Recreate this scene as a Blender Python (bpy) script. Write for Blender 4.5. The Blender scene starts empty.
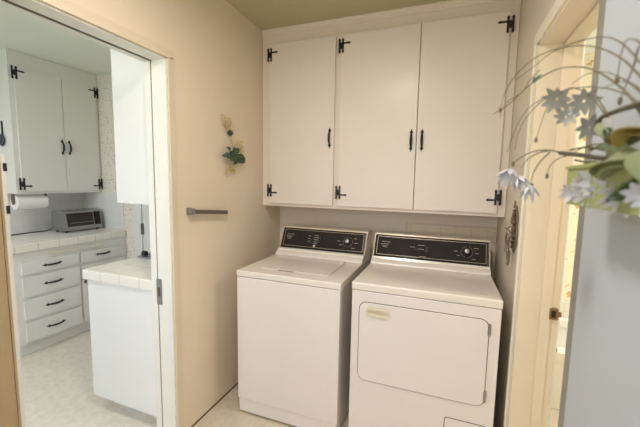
import bpy, bmesh, math, random
from mathutils import Vector, Matrix
random.seed(7)
SC = bpy.context.scene
C = SC.collection
PI = math.pi
V = Vector

# ------------------------------------------------------------------ camera
CAM = V((1.3244, -2.4785, 1.449))
YAW, PITCH, ROLL = [math.radians(a) for a in (20.1716, -5.8654, 1.1189)]
FPX, PPX, PPY = 327.6465, 325.59, 214.51
_fw = V((-math.sin(YAW) * math.cos(PITCH), math.cos(YAW) * math.cos(PITCH), math.sin(PITCH)))
_r0 = V((math.cos(YAW), math.sin(YAW), 0))
_u0 = _r0.cross(_fw)
RT = _r0 * math.cos(ROLL) + _u0 * math.sin(ROLL)
UP = -_r0 * math.sin(ROLL) + _u0 * math.cos(ROLL)
cd = bpy.data.cameras.new('camera')
cam = bpy.data.objects.new('camera', cd)
C.objects.link(cam)
SC.camera = cam
m = Matrix((RT, UP, -_fw)).transposed().to_4x4()
m.translation = CAM
cam.matrix_world = m
cd.sensor_width = 36.0
cd.lens = FPX / 640 * 36
cd.shift_x = -(PPX - 320) / 640
cd.shift_y = (PPY - 213.5) / 640
cd.clip_start = 0.02
cd.dof.use_dof = True
cd.dof.focus_distance = 2.4
cd.dof.aperture_fstop = 3.2


def at(u, v, Y):                       # the point of depth y = Y seen at a place of the photograph
    d = _fw + RT * (u - PPX) / FPX - UP * (v - PPY) / FPX
    return CAM + d * ((Y - CAM.y) / d.y)


# ------------------------------------------------------------------ materials
def new_mat(name):
    mt = bpy.data.materials.new(name)
    mt.use_nodes = True
    nt = mt.node_tree
    return mt, nt, nt.nodes['Principled BSDF']


def srgb(c):
    return tuple(((x / 255) / 12.92 if x / 255 <= 0.04045 else ((x / 255 + 0.055) / 1.055) ** 2.4) for x in c) + (1,)


def nd(nt, t, **kw):
    n = nt.nodes.new(t)
    for k, v in kw.items():
        if k in n.inputs:
            n.inputs[k].default_value = v
        else:
            setattr(n, k, v)
    return n


def mth(nt, op, a, b=None, c=None):
    n = nt.nodes.new('ShaderNodeMath')
    n.operation = op
    for i, x in enumerate((a, b, c)):
        if x is None:
            continue
        if isinstance(x, (int, float)):
            n.inputs[i].default_value = x
        else:
            nt.links.new(x, n.inputs[i])
    return n.outputs[0]


def mixc(nt, f, a, b):
    n = nt.nodes.new('ShaderNodeMix')
    n.data_type = 'RGBA'
    for s, x in ((n.inputs[0], f), (n.inputs[6], a), (n.inputs[7], b)):
        if isinstance(x, (int, float, tuple)):
            s.default_value = x
        else:
            nt.links.new(x, s)
    return n.outputs[2]


def coords(nt):
    return nd(nt, 'ShaderNodeTexCoord').outputs['Object']


def noise(nt, scale, detail=3, rough=0.5, vec=None, stretch=None):
    v = vec or coords(nt)
    if stretch:
        mp = nd(nt, 'ShaderNodeMapping')
        mp.inputs['Scale'].default_value = stretch
        nt.links.new(v, mp.inputs[0])
        v = mp.outputs[0]
    n = nd(nt, 'ShaderNodeTexNoise', Scale=scale, Detail=detail, Roughness=rough)
    nt.links.new(v, n.inputs['Vector'])
    return n.outputs['Fac']


def ramp(nt, f, a, b):
    n = nd(nt, 'ShaderNodeMapRange')
    nt.links.new(f, n.inputs[0])
    n.inputs[1].default_value = a
    n.inputs[2].default_value = b
    return n.outputs[0]


def bump(nt, bs, h, strength, dist=0.002):
    b = nd(nt, 'ShaderNodeBump', Strength=strength, Distance=dist)
    nt.links.new(h, b.inputs['Height'])
    nt.links.new(b.outputs[0], bs.inputs['Normal'])


def paint(name, col, rough=0.5, var=0.05, bscale=60, bstr=0.15, nscale=4, metal=0, spec=0.5, coat=0):
    mt, nt, bs = new_mat(name)
    c = srgb(col)
    d = tuple(x * (1 - var) for x in c[:3]) + (1,)
    e = tuple(min(1, x * (1 + var)) for x in c[:3]) + (1,)
    out = mixc(nt, noise(nt, nscale), d, e)
    nt.links.new(out, bs.inputs['Base Color'])
    bs.inputs['Roughness'].default_value = rough
    bs.inputs['Metallic'].default_value = metal
    bs.inputs['Specular IOR Level'].default_value = spec
    bs.inputs['Coat Weight'].default_value = coat
    bs.inputs['Coat Roughness'].default_value = 0.2
    if bstr:
        bump(nt, bs, noise(nt, bscale, 2), bstr)
    return mt


def grid_mask(nt, vec, axes, size, g, off=0.0):
    sx = nd(nt, 'ShaderNodeSeparateXYZ')
    nt.links.new(vec, sx.inputs[0])
    out = None
    for a in axes:
        o = off[a] if isinstance(off, dict) else off
        f = mth(nt, 'FRACT', mth(nt, 'DIVIDE', mth(nt, 'ADD', sx.outputs[a.upper()], 50 * size - o), size))
        w = g / size / 2
        lo = mth(nt, 'LESS_THAN', f, w)
        hi = mth(nt, 'GREATER_THAN', f, 1 - w)
        k = mth(nt, 'MAXIMUM', lo, hi)
        out = k if out is None else mth(nt, 'MAXIMUM', out, k)
    return out


def tile(name, col, grout, axes, size, g=0.004, off=0.0, rough=0.25):
    mt, nt, bs = new_mat(name)
    k = grid_mask(nt, coords(nt), axes, size, g, off)
    c = srgb(col)
    base = mixc(nt, noise(nt, 7), tuple(x * .94 for x in c[:3]) + (1,), c)
    nt.links.new(mixc(nt, k, base, srgb(grout)), bs.inputs['Base Color'])
    bs.inputs['Roughness'].default_value = rough
    bump(nt, bs, mth(nt, 'SUBTRACT', 1.0, k), 0.4, 0.0015)
    return mt


def wallpaper(name, base, spot1, spot2, scale, size):
    mt, nt, bs = new_mat(name)
    v = coords(nt)
    vo = nd(nt, 'ShaderNodeTexVoronoi', Scale=scale, Randomness=0.65)
    nt.links.new(v, vo.inputs['Vector'])
    wob = mth(nt, 'MULTIPLY', noise(nt, scale * 4, 2), 0.35)
    dd = mth(nt, 'ADD', vo.outputs['Distance'], wob)
    k = mth(nt, 'LESS_THAN', dd, size + 0.17)
    vo2 = nd(nt, 'ShaderNodeTexVoronoi', Scale=scale * 2.3, Randomness=1.0)
    nt.links.new(v, vo2.inputs['Vector'])
    k2 = mth(nt, 'LESS_THAN', vo2.outputs['Distance'], size * 0.7)
    c1 = mixc(nt, mth(nt, 'MULTIPLY', k2, 0.6), srgb(base), srgb(spot2))
    nt.links.new(mixc(nt, mth(nt, 'MULTIPLY', k, 0.7), c1, srgb(spot1)), bs.inputs['Base Color'])
    bs.inputs['Roughness'].default_value = 0.7
    return mt


def left_wall_mat():
    mt, nt, bs = new_mat('tan plaster')
    c = srgb((222, 208, 188))
    a = mixc(nt, noise(nt, 2.2, 4), tuple(x * .93 for x in c[:3]) + (1,), c)
    # faint brown scuffs of their own shape, low on the wall
    st = noise(nt, 9, 5, 0.7, stretch=(1, 1, 2.4))
    a = mixc(nt, mth(nt, 'MULTIPLY', ramp(nt, st, 0.66, 0.78), 0.35), a, srgb((150, 120, 85)))
    nt.links.new(a, bs.inputs['Base Color'])
    bs.inputs['Roughness'].default_value = 0.62
    bump(nt, bs, noise(nt, 38, 4), 0.25, 0.003)
    return mt


def vinyl(name, col, col2, size):
    mt, nt, bs = new_mat(name)
    v = coords(nt)
    k = grid_mask(nt, v, 'xy', size, 0.006)
    n = noise(nt, 22, 6, 0.65)
    n2 = noise(nt, 3.0, 3)
    b = mixc(nt, ramp(nt, n, 0.35, 0.7), srgb(col), srgb(col2))
    b = mixc(nt, mth(nt, 'MULTIPLY', n2, 0.25), b, srgb(col2))
    b = mixc(nt, mth(nt, 'MULTIPLY', k, 0.3), b, srgb(col2))
    nt.links.new(b, bs.inputs['Base Color'])
    bs.inputs['Roughness'].default_value = 0.38
    bump(nt, bs, n, 0.12, 0.002)
    return mt


M = {
    'wall': left_wall_mat(),
    'wall2': paint('cream wall', (216, 206, 190), 0.6, 0.04),
    'ceil': paint('olive cream ceiling', (182, 174, 142), 0.7, 0.04),
    'kceil': paint('pale grey green ceiling', (228, 231, 224), 0.8, 0.03),
    'cab': paint('cream gloss paint', (221, 212, 206), 0.4, 0.03, 25, 0.05, spec=0.4, coat=0.12),
    'cabin': paint('cream frame paint', (220, 208, 199), 0.4, 0.03, 25, 0.05),
    'kcab': paint('white grey cabinet paint', (226, 226, 223), 0.4, 0.03, 25, 0.04),
    'white': paint('white semi gloss', (228, 230, 230), 0.4, 0.03, 25, 0.04),
    'trimw': paint('white trim', (227, 227, 222), 0.4, 0.04, 30, 0.06),
    'trimt': paint('tan trim', (211, 198, 177), 0.45, 0.05, 30, 0.08),
    'trimn': paint('tan trim darkened for shade', (158, 138, 106), 0.45, 0.08, 30, 0.08),  # tan trim of the near side, its shade put into the darker colour
    'jamb': paint('warm cream jamb', (220, 209, 190), 0.42, 0.05, 30, 0.08),
    'casing': paint('pale trim paint', (232, 226, 212), 0.42, 0.04, 30, 0.08),
    'olive': paint('casing paint darkened for shade', (128, 127, 118), 0.5, 0.05, 30, 0.05),  # near bathroom casing, shade put into the paint colour
    'leaf_door': paint('white door paint tinted for daylight', (170, 178, 185), 0.45, 0.03, 20, 0.05),  # white door, cool daylight put into the colour as a blue-grey tint
    'enamel': paint('white enamel', (224, 219, 218), 0.22, 0.02, 12, 0.03, spec=0.5, coat=0.3),
    'enamel2': paint('warm white enamel', (224, 219, 213), 0.2, 0.02, 12, 0.03, coat=0.4),
    'panel': paint('black brown panel', (40, 34, 33), 0.6, 0.1, 80, 0.0, spec=0.2),
    'black': paint('black iron', (24, 22, 22), 0.5, 0.2, 90, 0.3),
    'gap': paint('dark gap', (34, 28, 22), 0.9, 0.1, 80, 0),
    'seam': paint('grey seam', (92, 84, 74), 0.8, 0.1, 80, 0),
    'slot': paint('shaded slot', (120, 116, 106), 0.8, 0.1, 80, 0),
    'silver': paint('silver line', (176, 166, 150), 0.35, 0.05, 80, 0, metal=0.4),
    'trimc': paint('champagne trim', (214, 200, 178), 0.35, 0.05, 80, 0, metal=0.2),
    'ink': paint('printed grey lettering', (170, 162, 150), 0.6, 0.05, 80, 0),
    'chrome': paint('brushed metal', (150, 146, 138), 0.35, 0.08, 120, 0.1, metal=0.9),
    'steel': paint('stainless steel', (160, 160, 160), 0.32, 0.06, 120, 0.1, metal=0.85),
    'bar': paint('dull grey metal', (118, 112, 100), 0.45, 0.08, 120, 0.1, metal=0.5),
    'pewter': paint('dark aged pewter', (128, 118, 100), 0.38, 0.3, 120, 0.5, metal=0.6),
    'brass': paint('aged brass', (140, 114, 80), 0.4, 0.2, 120, 0.3, metal=0.7),
    'ivory': paint('ivory plastic', (216, 208, 188), 0.4, 0.03, 60, 0.03),
    'brown': paint('dark brown', (92, 70, 48), 0.6, 0.1, 60, 0.1),
    'paper': paint('paper', (238, 238, 236), 0.9, 0.03, 90, 0.4),
    'blue': paint('dark blue grey metal', (58, 66, 76), 0.5, 0.1, 60, 0.1),
    'rubber': paint('black rubber', (28, 28, 28), 0.7, 0.1, 60, 0.1),
    'board': paint('pale board', (222, 218, 206), 0.5, 0.05, 60, 0.1),
    'dglass': paint('dark oven glass', (46, 38, 33), 0.35, 0.15, 60, 0.0),
    'green': paint('pale green painted tin', (138, 147, 92), 0.5, 0.08, 30, 0.1),
    'twig': paint('olive brown twig', (104, 98, 78), 0.75, 0.2, 150, 0.5),
    'stem': paint('dark brown stem', (70, 66, 50), 0.7, 0.2, 150, 0.4),
    'petal': paint('silvery white petal', (188, 188, 194), 0.6, 0.06, 60, 0.2),
    'petal2': paint('greyish white petal', (150, 150, 144), 0.65, 0.08, 60, 0.2),
    'leafy': paint('yellow leaf', (142, 126, 62), 0.6, 0.15, 60, 0.2),
    'leafg': paint('soft green leaf', (122, 130, 96), 0.6, 0.15, 60, 0.3),
    'leafd': paint('dark green leaf', (62, 80, 46), 0.6, 0.2, 60, 0.3),
    'leafb': paint('blue green leaf', (58, 92, 76), 0.6, 0.25, 90, 0.3),
    'moss': paint('deep moss green bloom', (66, 78, 38), 0.8, 0.35, 160, 0.8),
    'straw': paint('straw sprig', (192, 172, 120), 0.8, 0.15, 90, 0.3),
    'pollen': paint('yellow flower centre', (206, 190, 110), 0.8, 0.15, 200, 0.6),
    'tub': paint('white porcelain', (240, 238, 232), 0.15, 0.01, 12, 0.0),
    'grey': paint('grey metal', (138, 138, 134), 0.4, 0.05, 60, 0.05, metal=0.4),
    'tileback': tile('tile backsplash', (232, 232, 230), (218, 217, 213), 'yz', 0.108, 0.004, {'y': 0.02, 'z': 0.915 - 0.05}),
    'tileend': tile('tile end splash', (234, 234, 234), (226, 226, 224), 'xz', 0.108, 0.004, {'x': 0.02, 'z': 0.915 - 0.05}),
    'tiletop': tile('tile counter', (236, 234, 228), (206, 202, 194), 'xy', 0.152, 0.005, {'x': -0.078, 'y': 0.06}),
    'tilelaundry': tile('cream tile', (226, 214, 190), (208, 194, 168), 'xz', 0.102, 0.004, {'x': 0.142, 'z': 1.038}),
    'wp': wallpaper('sprig wallpaper', (232, 228, 218), (160, 142, 118), (186, 178, 170), 44, 0.30),
    'wpb': wallpaper('yellow flower wallpaper', (244, 236, 214), (196, 158, 60), (224, 204, 150), 8, 0.26),
    'floor': vinyl('laundry vinyl', (212, 203, 186), (192, 181, 160), 0.3),
    'kfloor': vinyl('kitchen vinyl', (228, 223, 214), (208, 201, 190), 0.3),
    'tilebath': tile('bath tile', (238, 234, 224), (214, 208, 196), 'xz', 0.108, 0.004),
}


def glass_mat():
    mt, nt, bs = new_mat('window glass')
    nt.nodes.remove(bs)
    g = nd(nt, 'ShaderNodeBsdfGlossy', Roughness=0.02)
    t = nd(nt, 'ShaderNodeBsdfTransparent')
    mx = nd(nt, 'ShaderNodeMixShader')
    mx.inputs[0].default_value = 0.06
    nt.links.new(t.outputs[0], mx.inputs[1])
    nt.links.new(g.outputs[0], mx.inputs[2])
    nt.links.new(mx.outputs[0], nt.nodes['Material Output'].inputs[0])
    return mt


M['glass'] = glass_mat()

# ------------------------------------------------------------------ mesh helpers
ORG = {}


def obj(name, bm, mat, parent=None, smooth=True):
    me = bpy.data.meshes.new(name)
    o = bpy.data.objects.new(name, me)
    C.objects.link(o)
    org = ORG[parent.name] if parent else V((0, 0, 0))
    if org.length:
        bmesh.ops.translate(bm, verts=bm.verts, vec=-org)
    bmesh.ops.recalc_face_normals(bm, faces=bm.faces)
    bm.to_mesh(me)
    bm.free()
    me.materials.append(M[mat])
    if smooth:
        for p in me.polygons:
            p.use_smooth = True
        me.set_sharp_from_angle(angle=math.radians(32))
        wn = o.modifiers.new('normals', 'WEIGHTED_NORMAL')
        wn.keep_sharp = True
    if parent:
        o.parent = parent
    ORG[o.name] = org.copy()
    return o


def tag(o, label, cat, group=None, kind=None):
    o['label'] = label
    o['category'] = cat
    if group:
        o['group'] = group
    if kind:
        o['kind'] = kind
    return o


def thing(name, loc, label, cat, group=None):
    o = bpy.data.objects.new(name, None)
    o.empty_display_size = 0.05
    C.objects.link(o)
    o.location = loc
    ORG[o.name] = V(loc)
    return tag(o, label, cat, group)


def struct(name, bm, mat, parent=None):
    o = obj(name, bm, mat, parent)
    if not parent:
        o['kind'] = 'structure'
    return o


def B():
    return bmesh.new()


def merge(dst, src, mat=None):
    if mat is not None:
        bmesh.ops.transform(src, matrix=mat, verts=src.verts)
    me = bpy.data.meshes.new('tmp')
    src.to_mesh(me)
    src.free()
    dst.from_mesh(me)
    bpy.data.meshes.remove(me)
    return dst


def box(bm, x0, x1, y0, y1, z0, z1, bev=0.0, seg=2, mat=None):
    t = bmesh.new()
    bmesh.ops.create_cube(t, size=1)
    for v in t.verts:
        v.co = V(((x0 + x1) / 2 + v.co.x * (x1 - x0), (y0 + y1) / 2 + v.co.y * (y1 - y0), (z0 + z1) / 2 + v.co.z * (z1 - z0)))
    if bev:
        bmesh.ops.bevel(t, geom=t.edges[:], offset=bev, segments=seg, profile=0.6, affect='EDGES')
    return merge(bm, t, mat)


def prism(bm, pts, a, b, axis='y', bev=0.0, mat=None, seg=2):
    """closed outline pts (2-D) pushed from a to b along axis; (p,q) are the other two axes in x,y,z order"""
    t = bmesh.new()

    def co(p, h):
        return {'x': V((h, p[0], p[1])), 'y': V((p[0], h, p[1])), 'z': V((p[0], p[1], h))}[axis]
    lo = [t.verts.new(co(p, a)) for p in pts]
    hi = [t.verts.new(co(p, b)) for p in pts]
    n = len(pts)
    t.faces.new(lo)
    t.faces.new(hi[::-1])
    for i in range(n):
        t.faces.new((lo[i], lo[(i + 1) % n], hi[(i + 1) % n], hi[i]))
    bmesh.ops.recalc_face_normals(t, faces=t.faces)
    if bev:
        es = [e for e in t.edges if all(abs((v.co['xyz'.index(axis)]) - a) < 1e-6 for v in e.verts) or all(abs((v.co['xyz'.index(axis)]) - b) < 1e-6 for v in e.verts)]
        bmesh.ops.bevel(t, geom=es, offset=bev, segments=seg, profile=0.6, affect='EDGES')
    return merge(bm, t, mat)


def rrect(x0, x1, z0, z1, r, n=6):
    pts = []
    for cx, cz, a0 in ((x1 - r, z1 - r, 0), (x0 + r, z1 - r, 90), (x0 + r, z0 + r, 180), (x1 - r, z0 + r, 270)):
        for k in range(n + 1):
            a = math.radians(a0 + 90 * k / n)
            pts.append((cx + r * math.cos(a), cz + r * math.sin(a)))
    return pts


def ring(bm, outer, inner, a, b, axis='y', mat=None):
    t = bmesh.new()

    def co(p, h):
        return {'x': V((h, p[0], p[1])), 'y': V((p[0], h, p[1])), 'z': V((p[0], p[1], h))}[axis]
    L = [[t.verts.new(co(p, h)) for p in pp] for pp, h in ((outer, a), (inner, a), (inner, b), (outer, b))]
    n = len(outer)
    for i in range(n):
        j = (i + 1) % n
        for k in range(4):
            q = (k + 1) % 4
            t.faces.new((L[k][i], L[k][j], L[q][j], L[q][i]))
    bmesh.ops.recalc_face_normals(t, faces=t.faces)
    return merge(bm, t, mat)


def tube(bm, pts, r, n=8, mat=None, caps=True):
    """round tube through pts; r is a number or one radius per point"""
    pts = [V(p) for p in pts]
    rs = r if isinstance(r, (list, tuple)) else [r] * len(pts)
    t = bmesh.new()
    rings = []
    prev = None
    for i, p in enumerate(pts):
        d = (pts[min(i + 1, len(pts) - 1)] - pts[max(i - 1, 0)]).normalized()
        if prev is None:
            up = V((0, 0, 1)) if abs(d.z) < 0.9 else V((1, 0, 0))
            a = d.cross(up).normalized()
        else:
            a = (prev - d * prev.dot(d)).normalized()
        prev = a
        b = d.cross(a)
        rings.append([t.verts.new(p + (a * math.cos(2 * PI * k / n) + b * math.sin(2 * PI * k / n)) * rs[i]) for k in range(n)])
    for q in range(len(rings) - 1):
        for k in range(n):
            t.faces.new((rings[q][k], rings[q][(k + 1) % n], rings[q + 1][(k + 1) % n], rings[q + 1][k]))
    if caps:
        t.faces.new(rings[0][::-1])
        t.faces.new(rings[-1])
    bmesh.ops.recalc_face_normals(t, faces=t.faces)
    return merge(bm, t, mat)


def curve(pts, n=6):
    """smooth curve through the points"""
    P = [V(p) for p in pts]
    P = [P[0] * 2 - P[1]] + P + [P[-1] * 2 - P[-2]]
    out = []
    for i in range(1, len(P) - 2):
        for k in range(n):
            t = k / n
            a, b, c, d = P[i - 1], P[i], P[i + 1], P[i + 2]
            out.append(0.5 * ((2 * b) + (c - a) * t + (2 * a - 5 * b + 4 * c - d) * t * t + (3 * b - a - 3 * c + d) * t ** 3))
    out.append(P[-2])
    return out


def lathe(bm, prof, n=24, mat=None, closed=False):
    """profile (r, h) turned about local z"""
    t = bmesh.new()
    rings = []
    for r, h in prof:
        if r < 1e-5:
            rings.append([t.verts.new((0, 0, h))])
        else:
            rings.append([t.verts.new((r * math.cos(2 * PI * k / n), r * math.sin(2 * PI * k / n), h)) for k in range(n)])
    for a, b in zip(rings, rings[1:]):
        for k in range(n):
            j = (k + 1) % n
            if len(a) == 1 and len(b) == 1:
                continue
            if len(a) == 1:
                t.faces.new((a[0], b[k], b[j]))
            elif len(b) == 1:
                t.faces.new((a[k], a[j], b[0]))
            else:
                t.faces.new((a[k], a[j], b[j], b[k]))
    if closed:
        for k in range(n):
            j = (k + 1) % n
            t.faces.new((rings[-1][k], rings[-1][j], rings[0][j], rings[0][k]))
    for rr in (rings[0], rings[-1]):
        if len(rr) > 2 and not closed:
            t.faces.new(rr)
    bmesh.ops.recalc_face_normals(t, faces=t.faces)
    return merge(bm, t, mat)


def ball(bm, c, r, sx=1, sy=1, sz=1, n=10):
    t = bmesh.new()
    bmesh.ops.create_uvsphere(t, u_segments=n, v_segments=max(6, n * 2 // 3), radius=r)
    for v in t.verts:
        v.co = V((v.co.x * sx, v.co.y * sy, v.co.z * sz)) + V(c)
    return merge(bm, t)


def frame(origin, u, v):
    """local x -> u, local y -> v, local z -> outwards"""
    u, v = V(u).normalized(), V(v).normalized()
    n = u.cross(v)
    mm = Matrix((u, v, n)).transposed().to_4x4()
    mm.translation = V(origin)
    return mm


# ------------------------------------------------------------------ hardware
def hinge_bm(mt, side=1, top=True, s=1.0):
    """H-L hinge; local x runs towards the door when side = 1"""
    b = B()
    t = 0.0025 * s
    for u in (-0.0125, 0.0125):
        u *= side
        box(b, (u - 0.0062) * s, (u + 0.0062) * s, -0.036 * s, 0.036 * s, 0, t)
        for e in (-1, 1):
            prism(b, [((u - .009) * s, e * .038 * s), (u * s, e * .028 * s), ((u + .009) * s, e * .038 * s), (u * s, e * .049 * s)], 0, t * 1.3, 'z')
    box(b, -0.015 * s, 0.015 * s, -0.017 * s, 0.017 * s, 0, t * 1.2)
    tube(b, [(0, -0.022 * s, t * 1.4), (0, 0.022 * s, t * 1.4)], 0.004 * s, 8)
    va = (0.016 if top else -0.016)
    x0, x1 = sorted((0.012 * side * s, 0.050 * side * s))
    box(b, x0, x1, (va - .0056) * s, (va + .0056) * s, 0, t)
    prism(b, [(.044 * side * s, (va) * s), (.053 * side * s, (va + .009) * s), (.067 * side * s, va * s), (.053 * side * s, (va - .009) * s)], 0, t * 1.3, 'z')
    bmesh.ops.transform(b, matrix=mt, verts=b.verts)
    return b


def pull_bm(mt, s=1.0):
    s *= 1.08
    """wrought bow pull, long along local y"""
    b = B()
    for e in (-1, 1):
        prism(b, [(-.011 * s, e * .046 * s), (0, e * .034 * s), (.011 * s, e * .046 * s), (.004 * s, e * .056 * s), (0, e * .068 * s), (-.004 * s, e * .056 * s)], 0, .003 * s, 'z')
        ball(b, (0, e * .046 * s, .004 * s), .005 * s)
    pts = [(0, -.042, .003), (0, -.036, .010), (0, -.022, .018), (0, 0, .021), (0, .022, .018), (0, .036, .010), (0, .042, .003)]
    pts = curve([V(p) * s for p in pts], 3)
    n = len(pts)
    tube(b, pts, [(.0036 + .0036 * math.sin(PI * i / (n - 1))) * s for i in range(n)], 8)
    bmesh.ops.transform(b, matrix=mt, verts=b.verts)
    return b


def text_bm(s, size, mt):
    cu = bpy.data.curves.new('t', 'FONT')
    cu.body = s
    cu.size = size
    cu.extrude = 0.0003
    o = bpy.data.objects.new('t', cu)
    C.objects.link(o)
    dg = bpy.context.evaluated_depsgraph_get()
    me = bpy.data.meshes.new_from_object(o.evaluated_get(dg))
    b = B()
    b.from_mesh(me)
    bpy.data.objects.remove(o)
    bpy.data.meshes.remove(me)
    bmesh.ops.transform(b, matrix=mt, verts=b.verts)
    return b


# ================================================================== ROOM
W = 1.659
ZC = 2.527
T = 0.13                      # wall thickness
YN = -3.5                     # wall behind the camera
DY0, DY1, DH = -1.8625, -1.1876, 2.0305     # kitchen doorway
RY0, RY1, RH = -1.479, -0.812, 2.042        # bathroom doorway
KX, KY, KZ = -2.34, -0.07, 2.46             # kitchen far wall, end wall, ceiling
BX = W + 0.147

b = B(); box(b, -T / 2, W + .07, YN, 0.0, -0.05, 0); struct('floor', b, 'floor')
b = B(); box(b, KX, -T / 2, YN, KY, -0.05, 0); struct('floor', b, 'kfloor')
b = B(); box(b, W + .07, 3.3, -2.4, 0.75, -0.05, 0); struct('floor', b, 'tilebath')
b = B(); box(b, -T, W + .147, YN, 0.0, ZC, ZC + .05); struct('ceiling', b, 'ceil')
b = B(); box(b, KX, -T, YN, KY, KZ, KZ + .05); struct('ceiling', b, 'kceil')
b = B(); box(b, BX, 3.3, -2.4, 0.75, 2.44, 2.49); struct('ceiling', b, 'white')

# left wall between laundry and kitchen, with the doorway
b = B()
box(b, -T, 0, YN, DY0, 0, ZC)
box(b, -T, 0, DY1, 0, 0, ZC)
box(b, -T, 0, DY0, DY1, DH, ZC)
struct('wall_left', b, 'wall')
b = B(); box(b, -T, W + .147, 0, 0.12, 0, ZC); struct('wall_back', b, 'wall2')
b = B()
box(b, W, BX, YN, RY0, 0, ZC)
box(b, W, BX, RY1, 0, 0, ZC)
box(b, W, BX, RY0, RY1, RH, ZC)
struct('wall_right', b, 'wall2')


def window_wall(name, x0, x1, wx0, wx1, wz0, wz1, z1, mat):
    b = B()
    box(b, x0, wx0, YN - .12, YN, 0, z1)
    box(b, wx1, x1, YN - .12, YN, 0, z1)
    box(b, wx0, wx1, YN - .12, YN, 0, wz0)
    box(b, wx0, wx1, YN - .12, YN, wz1, z1)
    struct(name, b, mat)


def window(n, x0, x1, z0, z1):
    f = B()
    w = .045
    box(f, x0, x0 + w, YN - .09, YN - .03, z0, z1)
    box(f, x1 - w, x1, YN - .09, YN - .03, z0, z1)
    box(f, x0 + w, x1 - w, YN - .09, YN - .03, z0, z0 + w)
    box(f, x0 + w, x1 - w, YN - .09, YN - .03, z1 - w, z1)
    xm = (x0 + x1) / 2
    box(f, xm - .015, xm + .015, YN - .08, YN - .04, z0 + w, z1 - w)
    o = struct('window_%d' % n, f, 'white')
    g = B(); box(g, x0 + w, x1 - w, YN - .062, YN - .058, z0 + w, z1 - w); obj('pane', g, 'glass', o)
    s = B(); box(s, x0 - .04, x1 + .04, YN, YN + .05, z0 - .03, z0, .004); obj('sill', s, 'white', o)


window_wall('wall_front', 0, W, .2, 1.45, .95, 2.15, ZC, 'wall2')
window(1, .2, 1.45, .95, 2.15)
window_wall('wall_kitchen_front', KX, -T, -1.75, -.35, 1.0, 2.15, KZ, 'white')
window(2, -1.75, -.35, 1.0, 2.15)
# kitchen walls
b = B(); box(b, KX - .12, KX, YN, KY, 0, KZ); struct('wall_kitchen_far', b, 'white')
b = B(); box(b, KX - .12, -T, KY, KY + .07, 0, KZ); struct('wall_kitchen_end', b, 'wp')
b = B(); box(b, KX, KX + .008, -3.0, KY, .90, 1.285); tag(struct('trim_1', b, 'tileback'), 'white square tile backsplash behind the toaster oven', 'backsplash')
b = B(); box(b, KX + .008, -1.747, KY - .008, KY, .90, 1.285); tag(struct('trim_2', b, 'tileend'), 'short tile return of the backsplash beside the wallpaper', 'backsplash')
# bathroom walls
b = B(); box(b, BX, 3.3, .62, .74, 0, 2.44); struct('wall_bathroom_back', b, 'wpb')
b = B(); box(b, 3.18, 3.3, -2.4, .62, 0, 2.44); struct('wall_bathroom_right', b, 'wpb')
b = B(); box(b, BX, 3.3, -2.5, -2.4, 0, 2.44); struct('wall_bathroom_front', b, 'wpb')
b = B(); box(b, BX, 3.18, .608, .62, .3, .515, .003); tag(struct('trim_3', b, 'tilebath'), 'low strip of white tile above the bathtub', 'tile strip')

# ---- doorway to the kitchen: jambs, head, track groove, casings
n_trim = [3]


def trim(b, mat, label, cat='trim'):
    n_trim[0] += 1
    o = struct('trim_%d' % n_trim[0], b, mat)
    return tag(o, label, cat)


b = B()
box(b, -T - .004, -.094, DY1 - .006, DY1 + .001, 0, DH)
box(b, -.086, .004, DY1 - .006, DY1 + .001, 0, DH)
far_jamb = trim(b, 'trimw', 'white far jamb of the kitchen doorway with a pocket door slot', 'door jamb')
g = B(); box(g, -.0955, -.0845, DY1 - .0045, DY1 + .0015, 0, DH); obj('pocket_slot', g, 'slot', far_jamb)
g = B()
prism(g, rrect(-.098, -.062, .775, .915, .003), DY1 - .0085, DY1 - .006, 'y')
plate = obj('latch_plate', g, 'grey', far_jamb)
g = B(); box(g, -.089, -.071, DY1 - .0095, DY1 - .0085, .82, .87); obj('latch_hole', g, 'seam', plate)
b = B()
box(b, -T - .004, -.100, DY0, DY1, DH - .006, DH + .001)
box(b, -.076, .004, DY0, DY1, DH - .006, DH + .001)
head = trim(b, 'trimw', 'white head of the kitchen doorway with a sliding door track', 'door jamb')
g = B(); box(g, -.102, -.074, DY0, DY1, DH - .0055, DH + .0015); obj('track_channel', g, 'seam', head)
g = B(); box(g, -.091, -.085, DY0, DY1 - .01, DH - .009, DH - .0055); tr = obj('track_rail', g, 'grey', head)
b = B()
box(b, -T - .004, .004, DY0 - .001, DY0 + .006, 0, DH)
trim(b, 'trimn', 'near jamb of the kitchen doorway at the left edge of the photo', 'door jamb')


def casing(y0, y1, x0, x1, xface, outside, zt, cw, mats, label):
    """flat two-step casing around an opening in a wall x = const; outside = +1 when the room lies at larger x"""


cw = .047
b = B()
box(b, 0, .010, DY1 + .010, DY1 + cw, 0, DH + .0012, .002)
box(b, 0, .016, DY1 + .0012, DY1 + .018, 0, DH + .0012, .002)
trim(b, 'trimt', 'tan far casing of the kitchen doorway beside the towel bar', 'door casing')
b = B()
box(b, 0, .010, DY0 - cw, DY1 + cw, DH + .0100, DH + cw, .002)
box(b, 0, .016, DY0 - .018, DY1 + .018, DH + .0012, DH + .018, .002)
trim(b, 'trimt', 'tan head casing over the kitchen doorway', 'door casing')
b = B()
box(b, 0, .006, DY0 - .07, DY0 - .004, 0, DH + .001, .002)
trim(b, 'trimn', 'shade-darkened near casing of the kitchen doorway at the left edge of the photo', 'door casing')

b = B(); box(b, 0.0, .004, -1.14, -0.001, .0, .009); struct('baseboard_left', b, 'brown')
b = B(); box(b, 0.004, W, -.012, 0, 0, .08, .002); struct('baseboard_back', b, 'wall2')

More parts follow.
